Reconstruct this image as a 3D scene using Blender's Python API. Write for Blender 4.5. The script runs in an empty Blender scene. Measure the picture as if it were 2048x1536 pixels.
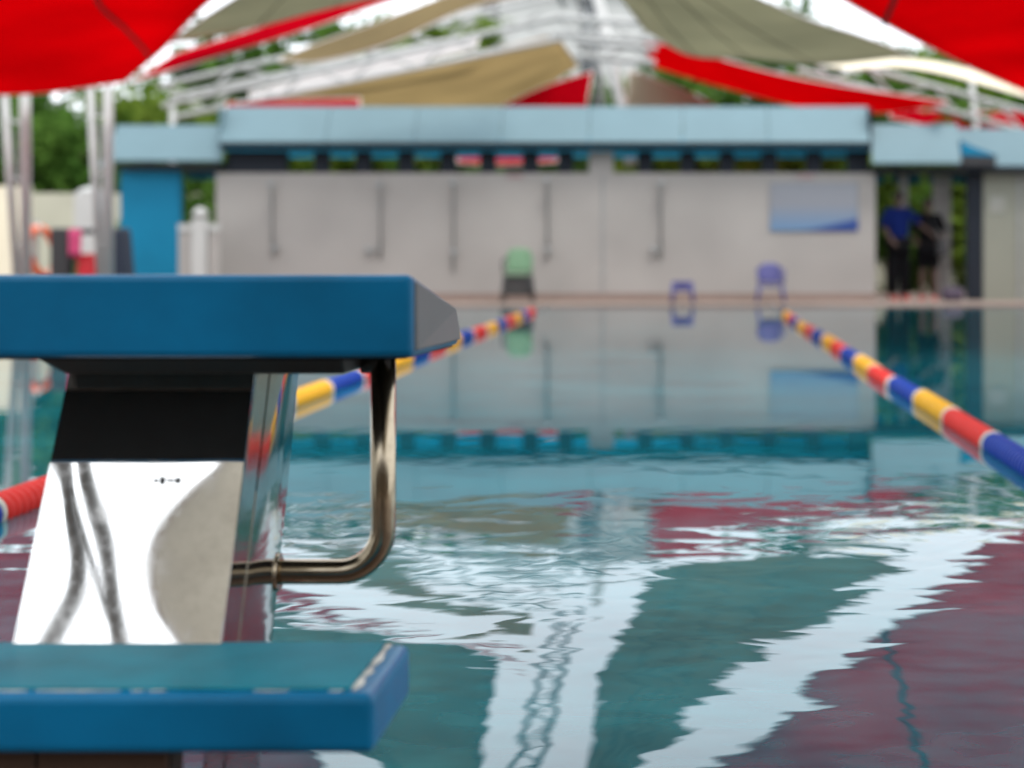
import bpy, bmesh, math, random
from mathutils import Vector, Matrix, noise as mnoise
R = math.radians
rnd = random.Random(7)
S = bpy.context.scene
COL = S.collection

# ------------------------------------------------------------------ camera, sky, sun, exposure
H = 0.77                                   # lens height over the water (water is z = 0, pool axis is +Y)
cam_d = bpy.data.cameras.new('camera'); cam = bpy.data.objects.new('camera', cam_d); COL.objects.link(cam)
cam.location = (0, 0, H); cam.rotation_euler = (R(90), 0, 0)
cam_d.sensor_width = 36.0; cam_d.lens = 3460/2048*36
cam_d.shift_x = -352/2048; cam_d.shift_y = -260/2048
cam_d.clip_start = 0.05; cam_d.clip_end = 800
cam_d.dof.use_dof = True; cam_d.dof.focus_distance = 3.15; cam_d.dof.aperture_fstop = 2.75
cam_d.dof.aperture_blades = 0
S.camera = cam

SUN_EL, SUN_AZ = R(62), R(150)
w = bpy.data.worlds.new('World'); S.world = w; w.use_nodes = True
nt = w.node_tree; nt.nodes.clear()
sky = nt.nodes.new('ShaderNodeTexSky'); sky.sky_type = 'NISHITA'; sky.sun_disc = False
sky.sun_elevation = SUN_EL; sky.sun_rotation = SUN_AZ; sky.dust_density = 3; sky.air_density = 1.2
tc = nt.nodes.new('ShaderNodeTexCoord')
nz = nt.nodes.new('ShaderNodeTexNoise'); nz.inputs['Scale'].default_value = 2.2; nz.inputs['Detail'].default_value = 5
nt.links.new(tc.outputs['Generated'], nz.inputs['Vector'])
cr = nt.nodes.new('ShaderNodeValToRGB')
cr.color_ramp.elements[0].position = .3; cr.color_ramp.elements[0].color = (9.0, 9.6, 10.4, 1)
cr.color_ramp.elements[1].position = .7; cr.color_ramp.elements[1].color = (11.5, 11.8, 12.2, 1)
nt.links.new(nz.outputs['Fac'], cr.inputs['Fac'])
mx = nt.nodes.new('ShaderNodeMix'); mx.data_type = 'RGBA'; mx.inputs[0].default_value = .88
nt.links.new(sky.outputs[0], mx.inputs[6]); nt.links.new(cr.outputs[0], mx.inputs[7])
bg = nt.nodes.new('ShaderNodeBackground'); bg.inputs['Strength'].default_value = 0.1
nt.links.new(mx.outputs[2], bg.inputs['Color'])
wo = nt.nodes.new('ShaderNodeOutputWorld'); nt.links.new(bg.outputs[0], wo.inputs['Surface'])

sun_d = bpy.data.lights.new('sun', 'SUN'); sun_d.energy = 0.8; sun_d.angle = R(14); sun_d.color = (1, .96, .9)
sun = bpy.data.objects.new('sun', sun_d); COL.objects.link(sun)
sd = Vector((math.sin(SUN_AZ)*math.cos(SUN_EL), math.cos(SUN_AZ)*math.cos(SUN_EL), math.sin(SUN_EL)))
sun.rotation_euler = (-sd).to_track_quat('-Z', 'Y').to_euler()

S.view_settings.view_transform = 'Standard'; S.view_settings.look = 'None'
S.view_settings.exposure = 1.15; S.view_settings.gamma = 1; S.view_settings.use_curve_mapping = False
S.render.engine = 'CYCLES'
S.cycles.use_denoising = True
S.cycles.max_bounces = 8; S.cycles.diffuse_bounces = 4; S.cycles.glossy_bounces = 5
S.cycles.sample_clamp_indirect = 8

# ------------------------------------------------------------------ helpers
def at(px, py, Y):
    """point on the plane at distance Y that the photograph shows at pixel (px, py)"""
    return Vector(((px-1376)/3460*Y, Y, H+(508-py)/3460*Y))

def link(o, parent=None):
    COL.objects.link(o)
    if parent is not None: o.parent = parent
    return o

def tag(o, label=None, cat=None, group=None, kind=None):
    if label: o['label'] = label
    if cat: o['category'] = cat
    if group: o['group'] = group
    if kind: o['kind'] = kind
    return o

def empty(name, loc, label, cat, group=None, rz=0):
    o = bpy.data.objects.new(name, None); o.location = loc; o.rotation_euler = (0, 0, rz); o.empty_display_size = .1
    link(o); return tag(o, label, cat, group)

class MB:
    """collects shapes in a bmesh and links them as ONE mesh object"""
    def __init__(s): s.bm = bmesh.new()
    def box(s, x0, x1, y0, y1, z0, z1, bev=0, seg=2):
        return s.hexa([(x0,y0,z0),(x1,y0,z0),(x1,y1,z0),(x0,y1,z0),(x0,y0,z1),(x1,y0,z1),(x1,y1,z1),(x0,y1,z1)], bev, seg)
    def hexa(s, p, bev=0, seg=2):
        v = [s.bm.verts.new(q) for q in p]
        f = [s.bm.faces.new([v[i] for i in k]) for k in ((3,2,1,0),(4,5,6,7),(0,1,5,4),(1,2,6,5),(2,3,7,6),(3,0,4,7))]
        if bev:
            e = list({e for q in f for e in q.edges})
            bmesh.ops.bevel(s.bm, geom=e, offset=bev, segments=seg, profile=.5, affect='EDGES')
        return s
    def tube(s, pts, r, n=10, cap=True):
        pts = [Vector(p) for p in pts]; rr = r if isinstance(r, (list, tuple)) else [r]*len(pts)
        rings = []; prev = None
        for i, p in enumerate(pts):
            t = (pts[min(i+1, len(pts)-1)]-pts[max(i-1, 0)]).normalized()
            if prev is None:
                a = Vector((0,0,1)) if abs(t.z) < .9 else Vector((1,0,0))
                u = t.cross(a).normalized()
            else:
                u = (prev - t*prev.dot(t)).normalized()
            prev = u; v = t.cross(u)
            rings.append([s.bm.verts.new(p+rr[i]*(u*math.cos(2*math.pi*k/n)+v*math.sin(2*math.pi*k/n))) for k in range(n)])
        for a, b in zip(rings, rings[1:]):
            for k in range(n):
                f = s.bm.faces.new((a[k], a[(k+1)%n], b[(k+1)%n], b[k])); f.smooth = True
        if cap:
            s.bm.faces.new(rings[0][::-1]); s.bm.faces.new(rings[-1])
        return s
    def lathe(s, prof, n=20, axis='Z', c=(0,0,0)):
        c = Vector(c); rings = []
        for r, h in prof:
            ring = []
            for k in range(n):
                a = 2*math.pi*k/n; x, y = r*math.cos(a), r*math.sin(a)
                q = Vector((x, y, h)) if axis == 'Z' else Vector((x, h, y))
                ring.append(s.bm.verts.new(c+q))
            rings.append(ring)
        for a, b in zip(rings, rings[1:]):
            for k in range(n):
                f = s.bm.faces.new((a[k], a[(k+1)%n], b[(k+1)%n], b[k])); f.smooth = True
        s.bm.faces.new(rings[0][::-1]); s.bm.faces.new(rings[-1]); return s
    def grid(s, P, smooth=True):
        V = [[s.bm.verts.new(p) for p in row] for row in P]
        for i in range(len(V)-1):
            for j in range(len(V[0])-1):
                f = s.bm.faces.new((V[i][j], V[i][j+1], V[i+1][j+1], V[i+1][j])); f.smooth = smooth
        return s
    def poly(s, p):
        s.bm.faces.new([s.bm.verts.new(q) for q in p]); return s
    def mesh(s, name, mat, fix=True):
        if fix: bmesh.ops.recalc_face_normals(s.bm, faces=s.bm.faces)
        me = bpy.data.meshes.new(name); s.bm.to_mesh(me); s.bm.free()
        if mat: me.materials.append(mat)
        return me
    def build(s, name, mat, parent=None, origin=None, fix=True):
        me = s.mesh(name, mat, fix)
        o = bpy.data.objects.new(name, me); link(o, parent)
        if parent is not None and parent.type == 'EMPTY':      # shapes are given in world metres
            o.matrix_parent_inverse = Matrix.Translation(-parent.location)
        return o

def res(pts, n):
    """n points along a Catmull-Rom curve"""
    p = [Vector(q) for q in pts]
    if len(p) == 1: return [p[0].copy() for _ in range(n)]
    out = []
    for k in range(n):
        t = k/(n-1)*(len(p)-1); i = min(int(t), len(p)-2); f = t-i
        a = p[i-1] if i else 2*p[0]-p[1]; b, c = p[i], p[i+1]; d = p[i+2] if i+2 < len(p) else 2*p[-1]-p[-2]
        out.append(.5*((2*b)+(c-a)*f+(2*a-5*b+4*c-d)*f*f+(3*b-a-3*c+d)*f**3))
    return out

def coons(c0, c1, d0, d1, n=24, m=24, sag=0):
    """patch between far edge c0, near edge c1 (v = 0..1) and side edges d0, d1 (u = 0..1)"""
    C0, C1 = res(c0, m), res(c1, m); D0, D1 = res(d0, n), res(d1, n)
    P = []
    for i in range(n):
        u = i/(n-1); row = []
        for j in range(m):
            v = j/(m-1)
            q = (1-u)*C0[j]+u*C1[j]+(1-v)*D0[i]+v*D1[i]-((1-u)*(1-v)*C0[0]+(1-u)*v*C0[-1]+u*(1-v)*C1[0]+u*v*C1[-1])
            q = q + Vector((0, 0, -sag*16*u*(1-u)*v*(1-v)))
            row.append(q)
        P.append(row)
    return P

# ------------------------------------------------------------------ materials
def mat(name, col, rough=.5, metal=0, var=.12, scale=6, spec=.5, bump=0, bscale=40, coat=0, detail=4):
    m = bpy.data.materials.new(name); m.use_nodes = True; t = m.node_tree; b = t.nodes['Principled BSDF']
    b.inputs['Roughness'].default_value = rough; b.inputs['Metallic'].default_value = metal
    b.inputs['Specular IOR Level'].default_value = spec; b.inputs['Coat Weight'].default_value = coat
    g = t.nodes.new('ShaderNodeTexCoord'); n = t.nodes.new('ShaderNodeTexNoise')
    n.inputs['Scale'].default_value = scale; n.inputs['Detail'].default_value = detail
    t.links.new(g.outputs['Object'], n.inputs['Vector'])
    r = t.nodes.new('ShaderNodeValToRGB')
    r.color_ramp.elements[0].position = .25; r.color_ramp.elements[1].position = .75
    r.color_ramp.elements[0].color = (*[c*(1-var) for c in col], 1)
    r.color_ramp.elements[1].color = (*[min(1, c*(1+var)) for c in col], 1)
    t.links.new(n.outputs['Fac'], r.inputs['Fac']); t.links.new(r.outputs[0], b.inputs['Base Color'])
    if bump:
        n2 = t.nodes.new('ShaderNodeTexNoise'); n2.inputs['Scale'].default_value = bscale; n2.inputs['Detail'].default_value = 3
        t.links.new(g.outputs['Object'], n2.inputs['Vector'])
        bp = t.nodes.new('ShaderNodeBump'); bp.inputs['Strength'].default_value = 1; bp.inputs['Distance'].default_value = bump
        t.links.new(n2.outputs['Fac'], bp.inputs['Height']); t.links.new(bp.outputs[0], b.inputs['Normal'])
    return m

def fabric(name, col, trans, tcol=None, stripe=False):
    m = bpy.data.materials.new(name); m.use_nodes = True; t = m.node_tree; t.nodes.clear()
    d = t.nodes.new('ShaderNodeBsdfDiffuse'); tr = t.nodes.new('ShaderNodeBsdfTranslucent')
    g = t.nodes.new('ShaderNodeTexCoord'); n = t.nodes.new('ShaderNodeTexNoise')
    n.inputs['Scale'].default_value = .55; n.inputs['Detail'].default_value = 6
    t.links.new(g.outputs['Object'], n.inputs['Vector'])
    def ramp(c, v):
        r = t.nodes.new('ShaderNodeValToRGB')
        r.color_ramp.elements[0].position = .3; r.color_ramp.elements[1].position = .7
        r.color_ramp.elements[0].color = (*[x*(1-v) for x in c], 1); r.color_ramp.elements[1].color = (*[min(1, x*(1+v)) for x in c], 1)
        t.links.new(n.outputs['Fac'], r.inputs['Fac']); return r.outputs[0]
    t.links.new(ramp(col, .10), d.inputs['Color']); t.links.new(ramp(tcol or col, .13), tr.inputs['Color'])
    mx = t.nodes.new('ShaderNodeMixShader'); mx.inputs[0].default_value = trans
    o = t.nodes.new('ShaderNodeOutputMaterial')
    t.links.new(d.outputs[0], mx.inputs[1]); t.links.new(tr.outputs[0], mx.inputs[2]); t.links.new(mx.outputs[0], o.inputs['Surface'])
    return m

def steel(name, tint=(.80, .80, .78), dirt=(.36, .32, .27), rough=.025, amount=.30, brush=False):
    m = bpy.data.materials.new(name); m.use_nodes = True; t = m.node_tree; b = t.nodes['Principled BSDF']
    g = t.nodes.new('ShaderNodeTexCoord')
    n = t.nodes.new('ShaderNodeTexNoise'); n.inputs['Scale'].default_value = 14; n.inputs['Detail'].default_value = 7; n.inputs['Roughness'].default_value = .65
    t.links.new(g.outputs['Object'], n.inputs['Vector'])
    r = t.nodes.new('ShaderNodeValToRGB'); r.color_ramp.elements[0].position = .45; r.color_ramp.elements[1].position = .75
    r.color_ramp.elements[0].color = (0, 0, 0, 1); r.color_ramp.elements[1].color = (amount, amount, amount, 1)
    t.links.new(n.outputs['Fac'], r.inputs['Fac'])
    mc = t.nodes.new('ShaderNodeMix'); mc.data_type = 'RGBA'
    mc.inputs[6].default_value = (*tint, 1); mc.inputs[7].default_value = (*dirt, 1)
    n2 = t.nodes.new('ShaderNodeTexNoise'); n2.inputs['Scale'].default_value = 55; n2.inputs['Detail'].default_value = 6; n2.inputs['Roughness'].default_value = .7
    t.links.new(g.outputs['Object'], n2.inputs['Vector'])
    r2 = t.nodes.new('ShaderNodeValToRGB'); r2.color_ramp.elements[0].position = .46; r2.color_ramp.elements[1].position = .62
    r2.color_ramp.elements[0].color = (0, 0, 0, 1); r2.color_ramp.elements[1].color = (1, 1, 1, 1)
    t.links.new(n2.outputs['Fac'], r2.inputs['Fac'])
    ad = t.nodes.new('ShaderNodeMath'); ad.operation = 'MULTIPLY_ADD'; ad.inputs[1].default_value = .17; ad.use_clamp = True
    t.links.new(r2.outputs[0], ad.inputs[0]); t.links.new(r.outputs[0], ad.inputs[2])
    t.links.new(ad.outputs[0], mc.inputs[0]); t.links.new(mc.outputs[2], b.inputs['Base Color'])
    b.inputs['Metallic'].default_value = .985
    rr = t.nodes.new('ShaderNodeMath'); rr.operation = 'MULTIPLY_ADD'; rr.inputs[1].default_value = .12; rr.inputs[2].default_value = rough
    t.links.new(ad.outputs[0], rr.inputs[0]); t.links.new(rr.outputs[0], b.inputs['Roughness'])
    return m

M = dict(
    wall=mat('painted plaster', (.30, .283, .265), .75, var=.11, scale=.8, detail=8),
    pale_blue=mat('pale blue sheet metal', (.122, .20, .228), .5, var=.05, scale=2, spec=.3),
    cyan=mat('cyan paint', (.002, .15, .27), .6, spec=.2, var=.08, scale=2),
    navy=mat('dark navy paint', (.007, .011, .018), .6, spec=.25),
    white=mat('white painted steel', (.41, .41, .395), .4, var=.05, scale=3),
    greysteel=mat('grey galvanised steel', (.22, .23, .23), .5, var=.15, scale=8),
    cream=mat('cream plaster', (.66, .60, .46), .8, var=.08, scale=1),
    beige_wall=mat('beige plaster', (.42, .40, .32), .85, var=.1, scale=1),
    coping=mat('pinkish brown coping tile', (.22, .155, .13), .5, var=.12, scale=5),
    tile=mat('brown deck tile', (.085, .045, .026), .5, var=.22, scale=7, bump=.001),
    grout=mat('dark grout', (.05, .04, .035), .9),
    soil=mat('soil and grass', (.08, .10, .04), .95, var=.35, scale=.8),
    blue=mat('blue glass-fibre', (.0006, .128, .275), .33, var=.30, scale=5, detail=7, bump=.00012, bscale=90, spec=.22),
    tread=mat('worn teal tread', (.004, .16, .215), .5, spec=.1, var=.22, scale=11, bump=.0006, bscale=220),
    worn=mat('chipped whitish edge', (.50, .50, .46), .6, var=.4, scale=30),
    sidegrey=mat('grey moulded side', (.115, .12, .125), .5, var=.08, scale=8),
    black=mat('black rubber', (.004, .004, .0045), .7, spec=.2),
    brownmetal=mat('dark brown steel frame', (.02, .016, .014), .5),
    steel=steel('polished stainless sheet'),
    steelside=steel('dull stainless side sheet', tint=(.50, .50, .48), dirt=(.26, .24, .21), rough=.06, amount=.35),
    brass=steel('warm stainless tube', tint=(.37, .31, .225), dirt=(.10, .07, .04), rough=.17, amount=.35),
    ropeblue=mat('blue plastic float', (.002, .034, .26), .5, spec=.15, var=.08, scale=20),
    ropered=mat('red plastic float', (.58, .026, .02), .5, spec=.15, var=.08, scale=20),
    ropeyellow=mat('yellow plastic float', (.70, .36, .02), .5, spec=.15, var=.08, scale=20),
    ropewhite=mat('white plastic ring', (.55, .53, .46), .5),
    wire=mat('steel cable', (.3, .3, .3), .4, metal=.8),
    red=fabric('red sail cloth', (.50, .002, .012), .64, (.72, .001, .030)),
    beige=fabric('beige sail cloth', (.42, .40, .30), .55, (.49, .465, .355)),
    tan=fabric('tan sail cloth', (.24, .19, .11), .6, (.62, .52, .34)),
    hem=mat('white sail hem', (.72, .66, .62), .7),
    seam=mat('dark sail seam', (.03, .004, .006), .8),
    greenp=mat('pale green plastic', (.12, .23, .13), .6),
    purple=mat('violet blue plastic', (.055, .055, .19), .55),
    blackp=mat('black plastic', (.02, .02, .022), .5),
    skin=mat('brown skin', (.06, .03, .02), .6),
    darkcloth=mat('black cloth', (.004, .004, .005), .95, spec=.1),
    bluecloth=mat('royal blue cloth', (.004, .012, .085), .9, spec=.1),
    hair=mat('black hair', (.006, .006, .006), .6),
    redshoe=mat('red shoe', (.40, .03, .025), .6),
    pink=mat('pink cloth', (.55, .06, .17), .8),
    redcloth=mat('red cloth', (.5, .02, .03), .8),
    orange=mat('orange buoy plastic', (.75, .12, .03), .45),
    green2=mat('green cloth', (.10, .25, .10), .8),
    bark=mat('bark', (.10, .075, .05), .9, var=.3, scale=8),
    pane=mat('dark window pane', (.05, .055, .06), .15),
)

def leaf_mat(name, a, b):
    m = bpy.data.materials.new(name); m.use_nodes = True; t = m.node_tree; t.nodes.clear()
    g = t.nodes.new('ShaderNodeTexCoord'); n = t.nodes.new('ShaderNodeTexNoise'); n.inputs['Scale'].default_value = 1.6; n.inputs['Detail'].default_value = 4
    t.links.new(g.outputs['Object'], n.inputs['Vector'])
    r = t.nodes.new('ShaderNodeValToRGB'); r.color_ramp.elements[0].position = .35; r.color_ramp.elements[1].position = .65
    r.color_ramp.elements[0].color = (*a, 1); r.color_ramp.elements[1].color = (*b, 1)
    t.links.new(n.outputs['Fac'], r.inputs['Fac'])
    d = t.nodes.new('ShaderNodeBsdfDiffuse'); tr = t.nodes.new('ShaderNodeBsdfTranslucent')
    t.links.new(r.outputs[0], d.inputs[0]); t.links.new(r.outputs[0], tr.inputs[0])
    mx = t.nodes.new('ShaderNodeMixShader'); mx.inputs[0].default_value = .35
    o = t.nodes.new('ShaderNodeOutputMaterial'); t.links.new(d.outputs[0], mx.inputs[1]); t.links.new(tr.outputs[0], mx.inputs[2]); t.links.new(mx.outputs[0], o.inputs[0])
    return m
M['leaf'] = leaf_mat('leaves', (.035, .085, .015), (.10, .19, .035))
M['leaf2'] = leaf_mat('yellow green leaves', (.07, .13, .015), (.17, .24, .04))

def water_mat():
    m = bpy.data.materials.new('pool water'); m.use_nodes = True; t = m.node_tree; b = t.nodes['Principled BSDF']
    b.inputs['IOR'].default_value = 1.333; b.inputs['Roughness'].default_value = 0.0
    b.inputs['Specular IOR Level'].default_value = .5
    g = t.nodes.new('ShaderNodeTexCoord')
    def noise(scale, sx, sy, detail=2, rough=.5, dist=0):
        mp = t.nodes.new('ShaderNodeMapping'); mp.inputs['Scale'].default_value = (sx, sy, 1)
        t.links.new(g.outputs['Object'], mp.inputs['Vector'])
        n = t.nodes.new('ShaderNodeTexNoise'); n.inputs['Scale'].default_value = scale; n.inputs['Detail'].default_value = detail
        n.inputs['Roughness'].default_value = rough; n.inputs['Distortion'].default_value = dist
        t.links.new(mp.outputs[0], n.inputs['Vector']); return n.outputs['Fac']
    def math_(op, a, b_=None, c=None):
        k = t.nodes.new('ShaderNodeMath'); k.operation = op
        for i, v in enumerate((a, b_, c)):
            if v is None: continue
            if isinstance(v, (int, float)): k.inputs[i].default_value = v
            else: t.links.new(v, k.inputs[i])
        return k.outputs[0]
    # body colour: light tiles under deep water, faintly mottled
    rp = t.nodes.new('ShaderNodeValToRGB'); rp.color_ramp.elements[0].position = .38; rp.color_ramp.elements[1].position = .62
    rp.color_ramp.elements[0].color = (.002, .074, .100, 1); rp.color_ramp.elements[1].color = (.005, .150, .186, 1)
    bodyf = math_('ADD', math_('MULTIPLY', noise(1.0, 1, 1.6, 3), .68), math_('MULTIPLY', noise(11, .8, 1.2, 1, .5), .32))
    t.links.new(bodyf, rp.inputs['Fac']); t.links.new(rp.outputs[0], b.inputs['Base Color'])
    # ripples: short ones near the starting end, dying away down the pool
    sp = t.nodes.new('ShaderNodeSeparateXYZ'); t.links.new(g.outputs['Object'], sp.inputs[0])
    mr = t.nodes.new('ShaderNodeMapRange'); mr.inputs['From Min'].default_value = 2.5; mr.inputs['From Max'].default_value = 12.5
    t.links.new(sp.outputs['Y'], mr.inputs['Value'])
    fade = t.nodes.new('ShaderNodeValToRGB'); fade.color_ramp.interpolation = 'B_SPLINE'; e = fade.color_ramp.elements
    e[0].position = 0; e[0].color = (.36,)*3+(1,); e[1].position = 1; e[1].color = (.035,)*3+(1,)
    for p_, v_ in ((.08, .42), (.16, .85), (.26, .72), (.36, .22), (.5, .08)):
        q = e.new(p_); q.color = (v_,)*3+(1,)
    t.links.new(mr.outputs[0], fade.inputs['Fac'])
    patch = t.nodes.new('ShaderNodeMapRange'); patch.inputs['From Min'].default_value = .38; patch.inputs['From Max'].default_value = .62
    patch.inputs['To Min'].default_value = .5; patch.inputs['To Max'].default_value = 1.3
    t.links.new(noise(.55, 1, 1, 1), patch.inputs['Value'])
    rip = math_('ADD', math_('MULTIPLY', noise(4.4, 1, 1.3, 1, .45, .7), .0021), math_('MULTIPLY', noise(1.5, .8, 1.2, 1), .0046))
    rip = math_('ADD', rip, math_('MULTIPLY', noise(14, 1, 1.2, 1), .00022))
    hgt = math_('MULTIPLY', math_('MULTIPLY', rip, fade.outputs[0]), patch.outputs[0])
    bp = t.nodes.new('ShaderNodeBump'); bp.inputs['Strength'].default_value = 1; bp.inputs['Distance'].default_value = 1.0
    t.links.new(hgt, bp.inputs['Height']); t.links.new(bp.outputs[0], b.inputs['Normal'])
    return m
M['water'] = water_mat()

def poster_mat():
    m = bpy.data.materials.new('printed board'); m.use_nodes = True; t = m.node_tree; b = t.nodes['Principled BSDF']
    b.inputs['Roughness'].default_value = .35
    g = t.nodes.new('ShaderNodeTexCoord'); sp = t.nodes.new('ShaderNodeSeparateXYZ'); t.links.new(g.outputs['Generated'], sp.inputs[0])
    def mth(op, a, b_):
        k = t.nodes.new('ShaderNodeMath'); k.operation = op
        for i, v in enumerate((a, b_)):
            if isinstance(v, (int, float)): k.inputs[i].default_value = v
            else: t.links.new(v, k.inputs[i])
        return k.outputs[0]
    r1 = t.nodes.new('ShaderNodeValToRGB'); t.links.new(sp.outputs['Z'], r1.inputs['Fac'])
    r1.color_ramp.elements[0].position = .0; r1.color_ramp.elements[0].color = (.10, .20, .34, 1)
    r1.color_ramp.elements[1].position = .55; r1.color_ramp.elements[1].color = (.20, .212, .238, 1)
    # the dark blue wave rising to the lower right corner
    wv = mth('SUBTRACT', mth('MULTIPLY', sp.outputs['X'], .42), mth('ADD', sp.outputs['Z'], .13))
    wv = mth('MULTIPLY', wv, 14); cl = t.nodes.new('ShaderNodeClamp'); t.links.new(wv, cl.inputs[0])
    mx = t.nodes.new('ShaderNodeMix'); mx.data_type = 'RGBA'; t.links.new(cl.outputs[0], mx.inputs[0])
    t.links.new(r1.outputs[0], mx.inputs[6]); mx.inputs[7].default_value = (.012, .045, .20, 1)
    t.links.new(mx.outputs[2], b.inputs['Base Color']); return m
M['poster'] = poster_mat()

# ------------------------------------------------------------------ ground, pool, decks
POOL = (-8.0, 10.5, 2.5, 25.3)      # x0, x1, y0, y1
def ring_ground(name, m, z, x0, x1, y0, y1, hole, t=.12):
    b = MB(); hx0, hx1, hy0, hy1 = hole
    b.box(x0, x1, y0, hy0, z-t, z); b.box(x0, x1, hy1, y1, z-t, z); b.box(x0, hx0, hy0, hy1, z-t, z); b.box(hx1, x1, hy0, hy1, z-t, z)
    return b
o = ring_ground('ground', None, -.03, -260, 260, -60, 420, POOL).build('ground', M['soil']); tag(o, kind='structure')
deck = MB()
deck.box(-16, 18, -9, POOL[2]-.3, -.026, .006); deck.box(-16, POOL[0]-.3, POOL[2]-.3, 34, -.026, .006)
deck.box(POOL[1]+.3, 18, POOL[2]-.3, 34, -.026, .006); deck.box(POOL[0]-.3, POOL[1]+.3, POOL[3]+.3, 34, -.026, .006)
deck = deck.build('pool_deck', M['grout']); tag(deck, kind='structure')
# deck surface: separate tiles round the starting block, larger slabs elsewhere
tm = MB().box(-.147, .147, -.147, .147, .0, .008, .002, 1).mesh('deck_tile', M['tile'])
for i in range(9):
    for j in range(10):
        t_ = bpy.data.objects.new('deck_tile', tm); link(t_, deck); t_.location = (-1.95+i*.3, -.65+j*.3, .0062)
slab = mat('pale deck paving', (.24, .185, .15), .6, var=.12, scale=3, bump=.001)
def paving(x0, x1, y0, y1, step=1.0, nm='deck_slab'):
    nx = max(1, round((x1-x0)/step)); ny = max(1, round((y1-y0)/step)); dx = (x1-x0)/nx; dy = (y1-y0)/ny
    b = MB()
    for i in range(nx):
        for j in range(ny):
            b.box(x0+i*dx+.004, x0+(i+1)*dx-.004, y0+j*dy+.004, y0+(j+1)*dy-.004, .0062, .0142)
    o = b.build(nm, slab, deck); o['kind'] = 'stuff'; return o
paving(-8.2, 10.8, 25.62, 34); paving(-16, -8.32, 2.5, 34); paving(-16, -2.12, -9, 2.18); paving(.78, 18, -9, 2.18)
cop = MB()
cop.box(POOL[0]-.3, POOL[1]+.3, POOL[2]-.3, POOL[2], -.1, .012, .006); cop.box(POOL[0]-.3, POOL[1]+.3, POOL[3], POOL[3]+.3, -.1, .022, .006)
cop.box(POOL[0]-.3, POOL[0], POOL[2]+.001, POOL[3]-.001, -.1, .02, .006); cop.box(POOL[1], POOL[1]+.3, POOL[2]+.001, POOL[3]-.001, -.1, .02, .006)
tag(cop.build('pool_coping', M['coping']), kind='structure')
wt = MB().grid([[(POOL[0]+(POOL[1]-POOL[0])*i/40, POOL[2]+(POOL[3]-POOL[2])*j/40, 0) for i in range(41)] for j in range(41)])
tag(wt.build('water', M['water']), kind='structure')

# ------------------------------------------------------------------ pool house at the far end
YB = 28.2
CY = mat('bright cyan lining', (.003, .42, .72), .6, spec=.2, var=.08, scale=2)
house = empty('pool_house', (-2.3, YB, 0), 'long low grey pool house with pale blue sheet fascia behind the far pool edge', 'building')
X = lambda px, Y=YB: (px-1376)/3460*Y
Z = lambda py, Y=YB: H+(508-py)/3460*Y
MB().box(X(432), X(1751), YB, YB+.2, .0145, Z(346)).build('wall', M['wall'], house)
MB().box(X(1178), X(1226), YB+.003, YB+.2, Z(346)+.001, Z(292)).build('pier', M['wall'], house)
MB().box(X(1203), X(1207), YB-.006, YB, .02, Z(350)).build('wall_joint', M['greysteel'], house)
# skirting along the wall foot
MB().box(X(432), X(1751), YB-.025, YB-.001, .0145, .13, .004, 1).build('skirting', M['coping'], house)
def post(px, wpx=34, y0=YB+.02, za=Z(346)+.001, zb=Z(289)):
    return MB().box(X(px)-wpx/2/122.7, X(px)+wpx/2/122.7, y0, y0+.16, za, zb).build('post', M['navy'], house)
for px in (642, 725, 811, 896, 975, 1060, 1130, 1290, 1375, 1454, 1539, 1628, 1717): post(px, 30 if px not in (1717,) else 44)
MB().box(X(452), X(572), YB+.01, YB+.2, Z(346)+.002, Z(290)).build('end_panel', M['navy'], house)
MB().box(X(450), X(1735), YB-.30, YB+.3, Z(300), Z(288)-.002).build('soffit', M['navy'], house)
MB().box(X(452), X(1733), YB-.27, YB+1.3, Z(300)-.014, Z(300)-.002).build('soffit_lining', CY, house)
MB().box(X(430), X(1740), YB+2.6, YB+2.7, 2.495, 2.85).build('rear_beam', mat('blue rear beam', (.003, .30, .52), .6, spec=.2, var=.15, scale=1.5), house)
MB().box(X(430), X(1751), YB+2.72, YB+2.85, .0145, 1.4).build('rear_wall', M['wall'], house)
MB().box(X(450), X(1735), YB+.16, YB+1.4, Z(222), Z(216)).build('roof', M['pale_blue'], house)
def fascia(x0, x1, zt, zb, Yt, Yb_, parent, name='fascia_panel'):
    n = 7; rows = []
    for i in range(n+1):
        s_ = i/n; y = Yb_+(Yt-Yb_)*s_**1.06; z = zb+(zt-zb)*s_
        rows.append([(x0+.006, y, z), (x1-.006, y, z)])
    b = MB().grid(rows, False); g = b.build(name, M['pale_blue'], parent)
    sm = g.modifiers.new('thick', 'SOLIDIFY'); sm.thickness = .05; sm.offset = -1
    return g
sx = [450, 660, 835, 1005, 1180, 1365, 1535, 1736]
for a, b_ in zip(sx, sx[1:]): fascia(X(a), X(b_), Z(216), Z(290), YB+.14, YB-.32, house)
MB().box(X(450)-.02, X(450)+.004, YB-.30, YB+.4, Z(292), Z(218)).build('fascia_end', M['pale_blue'], house)
MB().box(X(1736)-.004, X(1736)+.03, YB-.30, YB+.4, Z(305), Z(218)).build('fascia_end', M['navy'], house)
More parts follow.
